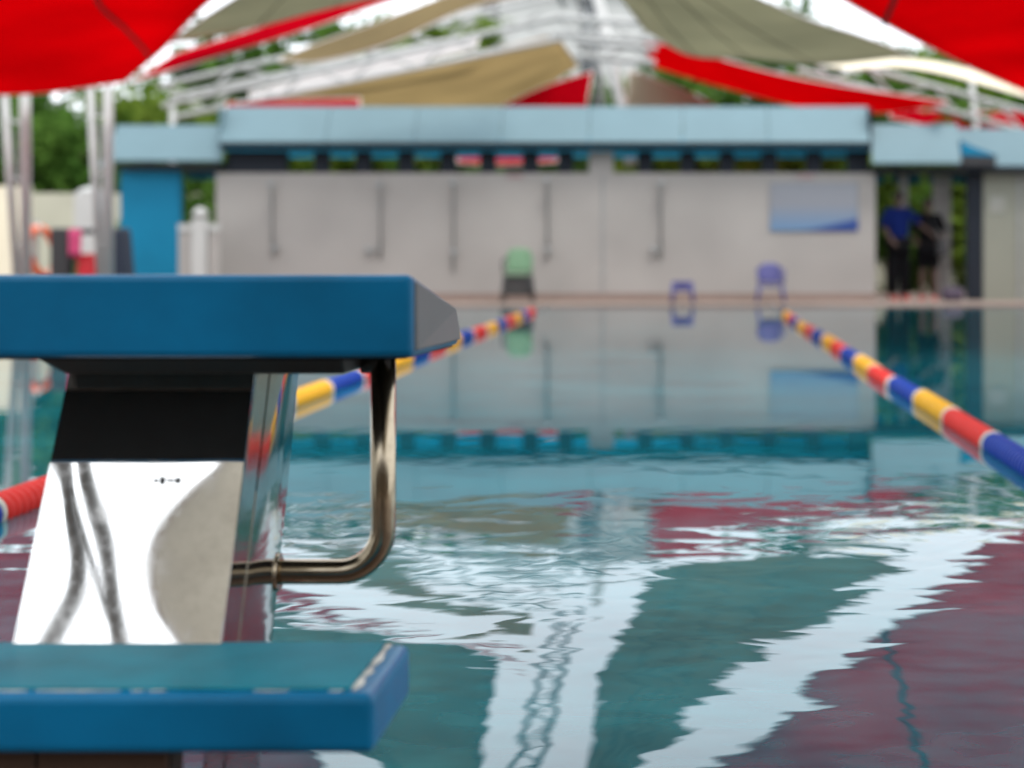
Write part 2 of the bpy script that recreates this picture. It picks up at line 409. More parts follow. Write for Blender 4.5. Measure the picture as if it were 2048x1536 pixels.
# left wing
for a, b_ in ((226, 450),): fascia(X(a), X(b_), Z(252), Z(325), YB+.2, YB-.16, house)
MB().poly([(X(226), YB+.2, Z(254)), (X(226), YB-.16, Z(326)), (X(172), YB+.6, Z(330)), (X(200), YB+.8, Z(290))]).build('fascia_return', M['pale_blue'], house).modifiers.new('thick', 'SOLIDIFY').thickness = .03
MB().box(X(236), X(450)-.03, YB-.1, YB+1.0, Z(338), Z(327)).build('soffit', M['navy'], house)
MB().box(X(236), X(356), YB+.12, YB+.3, .0145, Z(340)).build('side_wall', M['cyan'], house)['label'] = 'bright blue end wall'
MB().box(X(350), X(450), YB+.6, YB+.72, Z(353)-.02, Z(341)).build('rear_beam', M['cyan'], house)
# right wing
fascia(X(1739), X(1915), Z(252), Z(331), YB-.02, YB-.36, house)
for k in range(9): fascia(X(1915)+k*1.75, X(1915)+(k+1)*1.75, Z(256), Z(338), YB+.5, YB+.2, house)
MB().box(X(1739)-.0, 20, YB-.2, YB+1.25, Z(343), Z(333)).build('soffit', M['navy'], house)
MB().hexa([(X(1917), YB-.3, Z(312)), (X(1990), YB-.3, Z(314)), (X(1990), YB+.1, Z(314)), (X(1917), YB+.1, Z(312)), (X(1917), YB-.3, Z(284)), (X(1940), YB-.3, Z(296)), (X(1940), YB+.1, Z(296)), (X(1917), YB+.1, Z(284))]).build('bracket', M['cyan'], house)
MB().box(X(1917), X(1986), YB-.28, YB+.1, Z(333)+.002, Z(313)-.002).build('bracket_base', M['blackp'], house)
for a, b_ in ((1756, 1786), (1803, 1862), (1878, 1930), (1932, 2000)):
    MB().box(X(a), X(b_), YB+1.2, YB+1.3, Z(360), Z(344)).build('rear_beam', M['cyan'], house)
for px, m_ in ((1823, 'white'), (1893, 'white'), (1912, 'white')):
    MB().box(X(px)-.07, X(px)+.07, YB+1.0, YB+1.14, .0145, Z(345)).build('column', M[m_], house)
MB().box(X(1936), X(1968), YB+.1, YB+.26, .0145, Z(344)).build('door_jamb', M['navy'], house)
MB().box(X(1969), 20, YB+.1, YB+.3, .0145, Z(344)).build('side_wall', mat('grey green plaster', (.20, .205, .165), .8, var=.06, scale=1.5), house)['label'] = 'grey green right hand wall'
MB().box(X(1982), X(2012), YB+.086, YB+.098, Z(425), Z(392)).build('notice', mat('pale notice paper', (.25, .255, .225), .7), house)
MB().box(X(2038), X(2044), YB+.08, YB+.098, .02, Z(346)).build('drain_pipe', M['greysteel'], house)

# poster and little plates on the wall
po = MB().box(X(1540), X(1716), YB-.03, YB-.004, Z(462), Z(365), .004, 1).build('printed_board', M['poster'])
tag(po, 'pale blue printed board with a dark blue wave on the grey wall', 'notice board')
for px, lb in ((1030, 'small dull red plate high on the grey wall above the green chair'), (1612, 'small dull red plate high on the grey wall above the printed board')):
    tag(MB().box(X(px)-.13, X(px)+.13, YB-.016, YB-.003, Z(357), Z(349), .003, 1).build('wall_plate', mat('dull red plate', (.32, .22, .22), .6)), lb, 'sign', 'small red plates on the wall')

# showers on the wall
def shower(px, top, bot, vx, vy, label):
    t = empty('shower', (X(px), YB, 0), label, 'shower', 'wall showers on the pool house')
    y = YB-.05
    MB().tube([(X(px), y, Z(bot)), (X(px), y, Z(top)+.03), (X(px), y-.04, Z(top)+.07), (X(px), y-.16, Z(top)+.07)], .016, 8).build('pipe', M['greysteel'], t)
    MB().lathe([(.015, .07), (.06, .02), (.062, 0)], 14, 'Z', (X(px), y-.16, Z(top)-.02)).build('shower_head', M['greysteel'], t)
    b = MB().lathe([(.03, -.03), (.055, -.02), (.055, .02), (.03, .03)], 12, 'Y', (X(vx), y-.03, Z(vy)))
    if abs(vx-px) > 6: b.tube([(X(px), y, Z(vy)), (X(vx), y-.02, Z(vy))], .02, 8)
    b.build('valve', M['greysteel'], t)
    for k in (.25, .75):
        zz = Z(bot)*(1-k)+Z(top)*k
        MB().box(X(px)-.03, X(px)+.03, y, YB-.001, zz-.012, zz+.012).build('bracket', M['greysteel'], t)
shower(546, 372, 512, 552, 497, 'grey wall shower nearest the blue end wall')
shower(762, 372, 520, 738, 500, 'grey wall shower whose valve sits off to the left of its pipe, over the block')
shower(908, 368, 545, 908, 505, 'grey wall shower on the green chair side of the block edge')
shower(1096, 362, 520, 1096, 500, 'grey wall shower just right of the green chair')
shower(1322, 368, 520, 1306, 500, 'grey wall shower above the low violet stool')

# chairs
def plastic_chair(px, zseat, ztop, wd, m, leg_m, label, Y=27.2, name='plastic_chair'):
    cx = X(px, Y); t = empty(name, (cx, Y, 0), label, 'chair'); h = wd/2; g = .0145
    P = coons([(cx-h, Y+h, zseat), (cx, Y+h, zseat-.01), (cx+h, Y+h, zseat)], [(cx-h, Y-h, zseat), (cx, Y-h, zseat+.006), (cx+h, Y-h, zseat)], [(cx-h, Y+h, zseat), (cx-h, Y-h, zseat)], [(cx+h, Y+h, zseat), (cx+h, Y-h, zseat)], 8, 8, .02)
    o = MB().grid(P).build('seat', m, t); o.modifiers.new('thick', 'SOLIDIFY').thickness = .03
    rows = []
    for i in range(9):
        u = i/8; z = zseat+.02+(ztop-zseat-.02)*u; row = []
        for j in range(9):
            v = j/8*2-1; ww = h*(1.0-.12*u**3)
            row.append((cx+v*ww, Y+h-.02+.10*u-.05*v*v*u-.0, z-(.05*v**4*u)))
        rows.append(row)
    o = MB().grid(rows).build('backrest', m, t); o.modifiers.new('thick', 'SOLIDIFY').thickness = .02
    for sx_ in (-1, 1):
        for sy_ in (-1, 1):
            a = Vector((cx+sx_*(h-.02), Y+sy_*(h-.02), zseat-.01)); b = Vector((cx+sx_*(h+.025), Y+sy_*(h+.03), g))
            MB().tube([a, b], [.024, .017], 8).build('leg', leg_m, t)
        MB().tube([(cx+sx_*(h+.0), Y+h+.03, zseat+.24), (cx+sx_*(h+.02), Y, zseat+.21), (cx+sx_*(h+.01), Y-h+.03, zseat+.19), (cx+sx_*(h), Y-h+.02, zseat)], .018, 8).build('armrest', m, t)
    return t
gc = plastic_chair(1036, .46, .86, .42, M['greenp'], M['blackp'], 'chair with a pale green back and dark grey seat box against the grey wall')
plastic_chair(1541, .30, .62, .38, M['purple'], M['purple'], 'violet blue low backed plastic chair by the end of the right lane rope')
gc.children[0].data.materials[0] = M['blackp']
MB().box(X(1036,27.2)-.19, X(1036,27.2)+.19, 27.02, 27.38, .12, .44, .02).build('seat_box', mat('dark grey cloth', (.045, .045, .045), .9), gc)
cx, Y = X(1365, 26.9), 26.9
st = empty('plastic_stool', (cx, Y, 0), 'low violet plastic stool without a back on the far deck', 'stool')
MB().box(cx-.16, cx+.16, Y-.16, Y+.16, .31, .345, .014, 3).build('seat', M['purple'], st)
for sx_ in (-1, 1):
    for sy_ in (-1, 1):
        MB().tube([(cx+sx_*.13, Y+sy_*.13, .32), (cx+sx_*.165, Y+sy_*.165, .0145)], [.04, .03], 6).build('leg', M['purple'], st)
MB().box(cx-.135, cx+.135, Y-.15, Y-.135, .2, .31).build('apron', M['purple'], st)

# ------------------------------------------------------------------ people
def skin_obj(name, verts, edges, radii, m, parent, sub=2):
    me = bpy.data.meshes.new(name); me.from_pydata(verts, edges, []); me.materials.append(m)
    o = bpy.data.objects.new(name, me); link(o, parent)
    k = o.modifiers.new('skin', 'SKIN'); k.use_smooth_shade = True
    for i, r_ in enumerate(radii):
        v = me.skin_vertices[0].data[i]; v.radius = r_ if isinstance(r_, tuple) else (r_, r_)
    me.skin_vertices[0].data[0].use_root = True
    s_ = o.modifiers.new('smooth', 'SUBSURF'); s_.levels = sub; s_.render_levels = sub
    return o
def person(x, y, ht, label, shirt, legs_m, shorts, arms, rz, bag=False, backpack=False):
    t = empty('person', (x, y, .0145), label, 'person', rz=rz); s = ht/1.75
    J = dict(pel=(0,0,.95), wai=(0,0,1.08), che=(0,.01,1.28), nec=(0,0,1.45), nk2=(0,.0,1.53), hd=(0,-.02,1.62), top=(0,0,1.71),
             hl=(-.09,0,.90), kl=(-.095,-.02,.5), al=(-.10,.01,.08), tl=(-.11,-.16,.03),
             hr=(.09,0,.90), kr=(.10,.01,.5), ar=(.115,.05,.08), tr=(.125,-.12,.03),
             sl=(-.19,0,1.40), sr=(.19,0,1.40), **arms)
    for a in 'lr':                                   # fingers: five short tapering chains rooted in the palm
        wv = Vector(J['w'+a]); d = (wv-Vector(J['e'+a])).normalized(); side = d.cross(Vector((0, 0, 1))); side = side.normalized() if side.length > .1 else Vector((0, 1, 0))
        J['p'+a] = tuple(wv+d*.06)
        for k in range(4):
            q = wv+d*.10+side*(k-1.5)*.022; J[f'f{k}{a}'] = tuple(q); J[f'g{k}{a}'] = tuple(q+d*(.055, .07, .065, .045)[k]+Vector((0, 0, -.012)))
        J['t'+'h'+a] = tuple(wv+d*.04+side*.05); J['ti'+a] = tuple(wv+d*.085+side*.068)
    rad = dict(pel=(.15,.11), wai=(.13,.10), che=(.155,.11), nec=.065, nk2=.052, hd=(.078,.095), top=(.055,.065),
               hl=.092, kl=.062, al=.044, tl=.034, hr=.092, kr=.062, ar=.044, tr=.034, sl=.052, sr=.052, el=.040, er=.040, wl=.028, wr=.028)
    names = list(J); idx = {n: i for i, n in enumerate(names)}
    E = [('pel','wai'),('wai','che'),('che','nec'),('nec','nk2'),('nk2','hd'),('hd','top'),('pel','hl'),('hl','kl'),('kl','al'),('al','tl'),('pel','hr'),('hr','kr'),('kr','ar'),('ar','tr'),('che','sl'),('sl','el'),('el','wl'),('che','sr'),('sr','er'),('er','wr')]
    for a in 'lr':
        E += [('w'+a,'p'+a), ('p'+a,'th'+a), ('th'+a,'ti'+a)]
        for k in range(4): E += [('p'+a, f'f{k}{a}'), (f'f{k}{a}', f'g{k}{a}')]
    def rr(n):
        r_ = rad.get(n)
        if r_ is None: r_ = .022 if n[0] == 'p' else .009
        return tuple(q*s for q in r_) if isinstance(r_, tuple) else r_*s
    sc = lambda p: tuple(q*s for q in p)
    skin_obj('body', [sc(J[n]) for n in names], [(idx[a], idx[b]) for a, b in E], [rr(n) for n in names], M['skin'], t, 1)
    def cloth(nm, chain, ed, grow, m):
        skin_obj(nm, [sc(J[n] if n in J else n) for n in chain], ed, [tuple((q+grow)*s for q in (rad[n] if isinstance(rad[n], tuple) else (rad[n], rad[n]))) for n in chain], m, t, 2)
    J['ul'] = tuple((Vector(J['sl'])+Vector(J['el']))/2); J['ur'] = tuple((Vector(J['sr'])+Vector(J['er']))/2)
    rad['ul'] = rad['ur'] = .055
    cloth('shirt', ['pel','wai','che','sl','el','sr','er','nec'], [(0,1),(1,2),(2,3),(3,4),(2,5),(5,6),(2,7)], .034, shirt)
    if shorts:
        cloth('shorts', ['pel','hl','kl','hr','kr'], [(0,1),(1,2),(0,3),(3,4)], .036, legs_m)
    else:
        cloth('trousers', ['pel','hl','kl','al','hr','kr','ar'], [(0,1),(1,2),(2,3),(0,4),(4,5),(5,6)], .036, legs_m)
    for a in 'lr':
        f = Vector(J['a'+a])
        b = MB().hexa([sc((f.x-.045, f.y-.20, 0)), sc((f.x+.045, f.y-.20, 0)), sc((f.x+.045, f.y+.06, 0)), sc((f.x-.045, f.y+.06, 0)), sc((f.x-.035, f.y-.17, .05)), sc((f.x+.035, f.y-.17, .05)), sc((f.x+.04, f.y+.05, .09)), sc((f.x-.04, f.y+.05, .09))], .012)
        o = bpy.data.objects.new('shoe', b.mesh('shoe', M['redshoe'])); link(o, t)
    hb = MB().lathe([(.02, 1.752), (.06, 1.74), (.088, 1.70), (.096, 1.65), (.088, 1.60), (.05, 1.575)], 16, 'Z', (0, .028, 0))
    for v in hb.bm.verts: v.co *= s
    o = bpy.data.objects.new('hair', hb.mesh('hair', M['hair'])); link(o, t)
    # face: nose, eyes, ears
    fb = MB().hexa([sc(p) for p in ((-.014,-.112,1.60),(.014,-.112,1.60),(.010,-.07,1.60),(-.010,-.07,1.60),(-.006,-.100,1.645),(.006,-.100,1.645),(.006,-.07,1.645),(-.006,-.07,1.645))])
    o = bpy.data.objects.new('nose', fb.mesh('nose', M['skin'])); link(o, t)
    em = MB().lathe([(.006,-.03),(.016,-.012),(.018,.008),(.006,.02)], 8).mesh('ear', M['skin'])
    for q in (-1, 1):
        o = bpy.data.objects.new('ear', em); link(o, t); o.location = (q*.088*s, -.005*s, 1.63*s)
    return t
person(X(1797, 28.5), 28.5, 1.80, 'person in a royal blue shirt and black trousers reaching an arm toward the other', M['bluecloth'], M['darkcloth'], False,
       dict(el=(-.27, -.06, 1.14), wl=(-.20, -.22, .98), er=(.33, -.10, 1.20), wr=(.43, -.2, 1.10)), R(12))
person(X(1856, 28.6), 28.6, 1.69, 'person in black top and black shorts with red shoes, bag on the hip', M['darkcloth'], M['darkcloth'], True,
       dict(el=(-.25, .02, 1.13), wl=(-.19, -.18, 1.02), er=(.27, .03, 1.13), wr=(.26, -.08, .92)), R(-14))
bx_, by_ = X(1884, 28.5), 28.5
bag = empty('shoulder_bag', (bx_, by_, .8), 'black shoulder bag held against the right hand person', 'bag')
MB().box(bx_-.10, bx_+.09, by_-.13, by_+.13, .72, 1.02, .05, 3).build('pouch', M['blackp'], bag)
MB().tube([(bx_-.06, by_-.1, 1.0), (bx_-.13, by_-.1, 1.2), (bx_-.21, by_-.02, 1.37)], .014, 6).build('strap', M['blackp'], bag)
bb = empty('kit_bag', (X(1905, 27.7), 27.7, .0145), 'dark purple kit bag on the deck at the foot of the doorway', 'bag')
MB().box(X(1905, 27.7)-.17, X(1905, 27.7)+.17, 27.55, 27.8, .0145, .24, .07, 3).build('sack', mat('dark purple nylon', (.05, .035, .06), .6), bb)
MB().tube([(X(1893, 27.7), 27.67, .23), (X(1900, 27.7), 27.67, .31), (X(1910, 27.7), 27.67, .31), (X(1917, 27.7), 27.67, .23)], .012, 6).build('handle', M['blackp'], bb)

# ------------------------------------------------------------------ shade sails
def sail(label, m, c0, c1, d0, d1, sag=0, n=26, mm=26, hem=True, seams=(), group='tensile shade sails over the pool', hr=.012):
    P = coons(c0, c1, d0, d1, n, mm, sag)
    o0 = P[0][0]
    t = empty('shade_sail', o0, label, 'shade sail', group)
    o = MB().grid(P).build('cloth', m, t, fix=False)
    sm = o.modifiers.new('thick', 'SOLIDIFY'); sm.thickness = .004
    if hem:
        for e in (P[0], [r_[0] for r_ in P], [r_[-1] for r_ in P], P[-1]):
            if (e[0]-e[len(e)//2]).length > .05:
                MB().tube(e, hr, 6).build('hem', M['hem'], t)
    for pts, rad in seams:
        q = []
        for (u, v) in res([(a, b, 0) for a, b in pts], 14) if False else [(p.x, p.y) for p in res([(a, b, 0) for a, b in pts], 14)]:
            i = min(max(u*(n-1), 0), n-1.001); j = min(max(v*(mm-1), 0), mm-1.001); a, b = int(i), int(j); fi, fj = i-a, j-b
            q.append(P[a][b]*(1-fi)*(1-fj)+P[a+1][b]*fi*(1-fj)+P[a][b+1]*(1-fi)*fj+P[a+1][b+1]*fi*fj+Vector((0, 0, -.012)))
        MB().tube(q, rad, 6).build('seam', M['seam'], t)
    return t
V = Vector
# left red
sail('big red shade sail over the left side of the pool', M['red'],
     [(-7.3,22.4,3.0),(-8.35,21.3,2.73),(-10.5,20.5,2.75),(-13.5,20,3.3)], [(-2.0,12,3.95),(-6,11.5,4.4),(-11,11,5)],
     [(-7.3,22.4,3.0),(-6.35,21,3.28),(-4.97,18,3.41),(-3.28,15,3.62),(-2.0,12,3.95)], [(-13.5,20,3.3),(-12.5,16,4.2),(-11,11,5)],
     seams=[([(.20, .02), (.36, .12), (.5, .2), (.8, .25)], .022)])
# right red
sail('big red shade sail over the right side of the pool', M['red'],
     [(4.9,24.4,3.0),(8,23.5,2.9),(12,22.5,3.4)], [(-1.0,12.2,4.05),(4,11.5,4.5),(9,11,5)],
     [(4.9,24.4,3.0),(3.2,20.5,3.05),(1.54,17,3.26),(.27,14.7,3.6),(-1.0,12.2,4.05)], [(12,22.5,3.4),(11,17,4.3),(9,11,5)],
     seams=[([(.42, .0), (.5, .055), (.62, .12), (.75, .19), (.88, .26), (1, .31)], .028)])
# right beige
sail('beige shade sail right of the central truss, above the red strip', M['beige'],
     [(-.6,23.8,3.85),(.03,24,3.53),(.86,24,3.48),(1.83,24,3.4),(3.15,24,3.53)], [(-.85,13.5,3.8)],
     [(-.6,23.8,3.85),(-.9,17.5,3.72),(-.85,13.5,3.8)], [(3.15,24,3.53),(2.05,21.2,3.47),(1.2,18.7,3.35),(.02,16.2,3.5),(-.85,13.5,3.8)],
     seams=[([(.0, .28), (.9, .3)], .006), ([(.0, .5), (.9, .5)], .006), ([(.0, .74), (.9, .72)], .006)])
# left beige
sail('beige shade sail between the left red sail and the central truss', M['beige'],
     [(-6.9,23,3.58),(-5.6,22.2,3.67),(-4.45,21.5,3.83),(-2.2,20,4.05)], [(-1.75,12,3.8)],
     [(-6.9,23,3.58),(-5.6,20,3.5),(-4.3,17.6,3.55),(-2.76,15,3.62),(-1.75,12,3.8)], [(-2.2,20,4.05),(-1.9,15.5,3.83),(-1.75,12,3.8)],
     seams=[([(.0, .35), (.9, .35)], .006), ([(.0, .68), (.9, .66)], .006)])
# left red strip behind it
sail('narrow red shade sail strip below the left beige sail', M['red'],
     [(-7.0,23.6,3.5),(-4.9,23.2,4.06),(-3.5,22.6,4.32),(-2.0,21.5,4.45)], [(-7.3,22.6,3.0),(-4.93,22,3.59),(-3.64,21.5,3.93),(-2.0,20.8,4.2)],
     [(-7.0,23.6,3.5),(-7.3,22.6,3.0)], [(-2.0,21.5,4.45),(-2.0,20.8,4.2)], n=8)
# beyond the pool house
A = at
sail('red shade sail strip sweeping down to the right behind the pool house roof', M['red'],
     [A(1285,76,33.4),A(1400,106,31.8),A(1600,156,29.4),A(1895,203,27.8)], [A(1300,132,44),A(1450,176,42),A(1620,218,37),A(1760,226,32),A(1895,208,28)],
     [A(1285,76,33.4),A(1300,132,44)], [A(1895,203,27.8),A(1895,208,28)], n=10)
sail('tan shade sail behind the left half of the pool house roof', M['tan'],
     [A(1112,68,34),A(900,118,34),A(700,166,34),A(480,206,34)], [A(1158,132,43),A(1010,214,43),A(760,232,43),A(480,232,40)],
     [A(1112,68,34),A(1158,132,43)], [A(480,206,34),A(480,232,40)], n=12)
sail('small red shade sail triangle above the middle of the pool house', M['red'],
     [A(1186,142,35.5),A(1090,172,35.5),A(1005,212,35.5),A(960,240,35.5)], [A(1176,200,35),A(1172,240,35)],
     [A(1186,142,35.5),A(1176,200,35)], [A(960,240,35.5),A(1172,240,35)], n=10)
sail('olive beige shade sail right of the leaning mast', M['beige'],
     [A(1258,140,36),A(1330,165,36),A(1420,205,36),A(1480,240,36)], [A(1250,240,35.6),A(1350,240,35.6)],
     [A(1258,140,36),A(1250,240,35.6)], [A(1480,240,36),A(1350,240,35.6)], n=10)
sail('thin tan shade sail edge high on the left', M['tan'],
     [A(1065,-80,27),A(905,-14,27),A(760,42,27),A(620,92,27),A(560,118,27)], [A(1065,-12,26.6),A(925,22,26.6),A(780,88,26.6),A(640,124,26.6),A(560,124,26.6)],
     [A(1065,-80,27),A(1065,-12,26.6)], [A(560,118,27),A(560,124,26.6)], n=6)
sail('pale grey shade sail strip above the tan sail behind the trusses', mat('pale grey sail cloth', (.33, .31, .30), .8),
     [A(960,70,36),A(820,104,36),A(680,138,36),A(500,182,36)], [A(950,98,35.5),A(820,132,35.5),A(680,166,35.5),A(500,204,35.5)],
     [A(960,70,36),A(950,98,35.5)], [A(500,182,36),A(500,204,35.5)], n=6)
sail('red shade sail edge just above the left end of the fascia', M['red'],
     [A(452,204,32),A(560,200,32),A(720,196,32)], [A(452,222,31.8),A(560,226,31.8),A(720,224,31.8)],
     [A(452,204,32),A(452,222,31.8)], [A(720,196,32),A(720,224,31.8)], n=6)
sail('pale cream shade sail edge below the right red sail', mat('cream sail cloth', (.70, .62, .45), .8),
     [A(1640,132,29),A(1780,118,29.4),A(1900,130,30),A(2060,176,30)], [A(1700,138,28.8),A(1800,134,29),A(1900,150,29.5),A(2060,196,29.8)],
     [A(1640,132,29),A(1700,138,28.8)], [A(2060,176,30),A(2060,196,29.8)], n=6)
sail('far red shade sail low on the right above the side fascia', M['red'],
     [A(1780,216,38),A(1900,222,38),A(2120,224,38)], [A(1780,236,37.6),A(1900,258,37.6),A(2120,262,37.6)],
     [A(1780,216,38),A(1780,236,37.6)], [A(2120,224,38),A(2120,262,37.6)], n=6)
sail('small red awning seen through the vent gap under the fascia', M['red'],
     [A(915,306,33.4),A(1010,308,33.4),A(1115,304,33.4)], [A(915,326,33),A(1010,330,33),A(1115,324,33)],
     [A(915,306,33.4),A(915,326,33)], [A(1115,304,33.4),A(1115,324,33)], n=6, group='awnings behind the pool house')
# over the deck, above and behind the camera
sail('beige shade sail over the starting deck', fabric('pale sail cloth', (.50, .475, .43), .6, (.72, .69, .63)),
     [(-1.55,6.5,4.2),(1,7,4.1),(4,6.5,4.3)], [(-1.2,-6,4.25),(1.5,-6.5,4.15),(4,-6,4.4)],
     [(-1.55,6.5,4.2),(-1.7,1.5,4.16),(-1.80,-.1,4.15),(-1.85,-.39,4.15),(-1.985,-.55,4.15),(-2.10,-.77,4.15),(-2.16,-1.03,4.15),(-2.14,-1.29,4.15),(-2.0,-2,4.15),(-1.2,-6,4.25)], [(4,6.5,4.3),(4,-6,4.4)], sag=.05, n=60)

# ------------------------------------------------------------------ steelwork that carries the sails
def truss(label, a, b, gap, r, nweb, m, parts_up=(0, 0, 1), group='white canopy trusses'):
    a, b = Vector(a), Vector(b); d = (b-a).normalized(); up = Vector(parts_up); sd_ = d.cross(up).normalized()*gap/2
    t = empty('canopy_truss', a, label, 'truss', group)
    MB().tube([a-sd_, b-sd_], r, 8).build('chord', m, t); MB().tube([a+sd_, b+sd_], r, 8).build('chord', m, t)
    for k in range(nweb):
        p, q = a.lerp(b, (k+.05)/nweb), a.lerp(b, (k+.95)/nweb)
        s_ = 1 if k % 2 else -1
        MB().tube([p-sd_*s_, q+sd_*s_], r*.6, 6).build('web', m, t)
    return t
truss('white lattice truss running down the middle above the pool', (-1.62, 11.5, 4.3), (-1.6, 24, 4.2), .24, .032, 18, M['white'])
fan = empty('strut_fan', (-2.37, -1.27, 4.15), 'dark grey fan of struts holding the sail over the starting deck', 'bracket')
for pts, r_ in (([(-2.52,1.4,4.15),(-2.37,0,4.15),(-2.343,-.39,4.15),(-2.322,-.573,4.15),(-2.315,-.8,4.15),(-2.337,-1.033,4.15),(-2.368,-1.274,4.15),(-2.45,-1.9,4.15)], .038),
                ([(-2.56,.4,4.17),(-2.461,-.45,4.17),(-2.425,-.698,4.17),(-2.40,-1.193,4.17),(-2.40,-1.6,4.17)], .013),
                ([(-2.60,.4,4.2),(-2.515,-.475,4.2),(-2.49,-.723,4.2),(-2.491,-.902,4.2),(-2.543,-1.086,4.2),(-2.643,-1.274,4.2),(-2.9,-1.8,4.2)], .042)):
    MB().tube([tuple(q) for q in res(pts, 30)], r_, 10).build('strut', mat('dark grey steel', (.23, .23, .23), .6), fan)
truss('upper white truss slanting up from the left end of the fascia', A(320,192,30), A(1120,12,30), .35, .05, 10, M['white'], (0, 1, 0))
truss('lower white truss slanting up behind the left fascia', A(345,214,32), A(1115,58,32), .38, .05, 11, M['white'], (0, 1, 0))
truss('white cross truss joining the mast head to the far sails', A(1108,52,31), A(1322,64,31), .30, .06, 4, M['white'], (0, 1, 0))
truss('second white cross truss just under the first on the mast', A(1150,98,31.5), A(1312,112,31.5), .26, .06, 3, M['white'], (0, 1, 0))
truss('pale white truss sloping down on the right above the side fascia', A(1600,120,31), A(2120,262,31), .35, .05, 8, M['white'], (0, 1, 0))
def mast(label, foot, head, brace_foot, brace_head, r=.075, rb=.05):
    t = empty('canopy_mast', (foot[0], foot[1], .0145), label, 'mast', 'white canopy masts')
    MB().tube([foot, head], [r, r*.85], 14).build('pole', M['white'], t)
    if brace_foot: MB().tube([brace_foot, brace_head], rb, 10).build('brace', M['white'], t)
    MB().box(foot[0]-.16, foot[0]+.16, foot[1]-.16, foot[1]+.16, foot[2], foot[2]+.02).build('base_plate', M['greysteel'], t)
    if brace_foot:
        for k in (.3, .6, .85):
            p = Vector(foot).lerp(Vector(head), k); q = Vector(brace_foot).lerp(Vector(brace_head), k)
            MB().tube([p, q], .02, 6).build('tie', M['white'], t)
    return t
def atz(px, Y, z): return ((px-1376)/3460*Y, Y, z)
mast('white twin pole mast at the far left edge of the picture', atz(52, 21.6, .0145), atz(50, 21.6, 2.8), atz(38, 21.8, .0145), atz(8, 21.8, 2.9))
mast('white twin pole mast in front of the left wing fascia', atz(216, 22.6, .0145), atz(216, 22.6, 3.06), atz(205, 22.8, .0145), atz(180, 22.8, 3.0))
lm = empty('canopy_mast', A(1250, 240, 33), 'white leaning mast rising behind the middle of the fascia', 'mast', 'white canopy masts')
MB().tube([A(1262,330,33), A(1243,215,33), A(1190,-30,33)], [.12, .11, .10], 12).build('pole', M['white'], lm)
MB().tube([A(1205,330,33.4), A(1198,150,33.4), A(1170,20,33.4)], [.07, .06, .05], 10).build('brace', M['greysteel'], lm)
mast('slim white mast behind the left fascia end', atz(345, 30.5, .0145), atz(345, 30.5, Z(200, 30.5)), None, None, .06)
mast('slim white mast at the right behind the side fascia', atz(1985, 31.5, .0145), atz(1940, 31.5, Z(130, 31.5)), None, None, .06)

# ------------------------------------------------------------------ left deck: walls, posts, lifebuoy, cart
tag(MB().box(*(A(-260,0,30).x, A(52,0,30).x), 30, 30.3, .0145, Z(372, 30)).build('boundary_wall', M['cream']), 'cream plastered wall at the far left behind the first mast', 'wall')
tag(MB().box(A(40,0,37).x, A(470,0,37).x, 37, 37.3, -.03, Z(386, 37)).build('boundary_wall', M['beige_wall']), 'long beige wall under the trees left of the pool house', 'wall')
tag(MB().box(A(480,0,38).x, A(2400,0,38).x, 38, 38.3, -.03, 1.75).build('boundary_wall', M['beige_wall']), 'long low beige wall behind the pool house, seen past the two people', 'wall')
wp = empty('gate_pillar', atz(178, 27, .0145), 'white rounded gate pillar behind the second mast', 'pillar')
MB().box(A(156,0,27).x, A(206,0,27).x, 26.8, 27.2, .0145, Z(388, 27), .02).build('shaft', M['white'], wp)
MB().lathe([(.20, 0), (.21, .03), (.16, .07), (.06, .11)], 16, 'Z', (A(181,0,27).x, 27, Z(388, 27))).build('cap', M['white'], wp)
# low balustrade between the blue wall and the pool house
bl = empty('balustrade', atz(400, 27.5, .0145), 'white balustrade with a ball topped post beside the blue end wall', 'fence')
MB().box(A(386,0,27.5).x, A(416,0,27.5).x, 27.4, 27.6, .0145, Z(438, 27.5), .01).build('post', M['white'], bl)
MB().lathe([(.05, 0), (.12, .05), (.13, .10), (.08, .16), (.02, .19)], 14, 'Z', (A(401,0,27.5).x, 27.5, Z(438, 27.5))).build('finial', M['white'], bl)
for a, b_ in ((358, 384), (418, 440)):
    MB().box(A(a,0,27.5).x, A(b_,0,27.5).x, 27.44, 27.56, Z(462, 27.5), Z(448, 27.5)).build('rail', M['white'], bl)
    MB().box(A(a,0,27.5).x, A(b_,0,27.5).x, 27.46, 27.54, .0145, Z(464, 27.5)).build('infill_panel', M['wall'], bl)
# lifebuoy on a stand
Y = 24.5; cx = A(84,0,Y).x
lb = empty('lifebuoy', (cx, Y, .85), 'orange lifebuoy hanging side on beside the first mast', 'lifebuoy')
pts = [(cx+.09*math.cos(a)-.05*math.sin(a), Y+.28*math.cos(a), .80+.33*math.sin(a)) for a in [2*math.pi*k/28 for k in range(29)]]
MB().tube(pts, .06, 10, cap=False).build('ring', M['orange'], lb)
for k in (0, 7, 14, 21):
    MB().tube([pts[k], pts[k+1]], .064, 10).build('band', M['ropewhite'], lb)
ls = empty('lifebuoy_stand', (cx+.02, Y+.1, .0145), 'slim grey post that carries the orange lifebuoy', 'post')
MB().tube([(cx-.12, Y+.1, .0145), (cx-.12, Y+.1, 1.25)], .03, 10).build('pole', M['greysteel'], ls)
MB().tube([(cx-.12, Y+.1, 1.15), (cx, Y+.0, 1.14)], .02, 8).build('hook', M['greysteel'], ls)
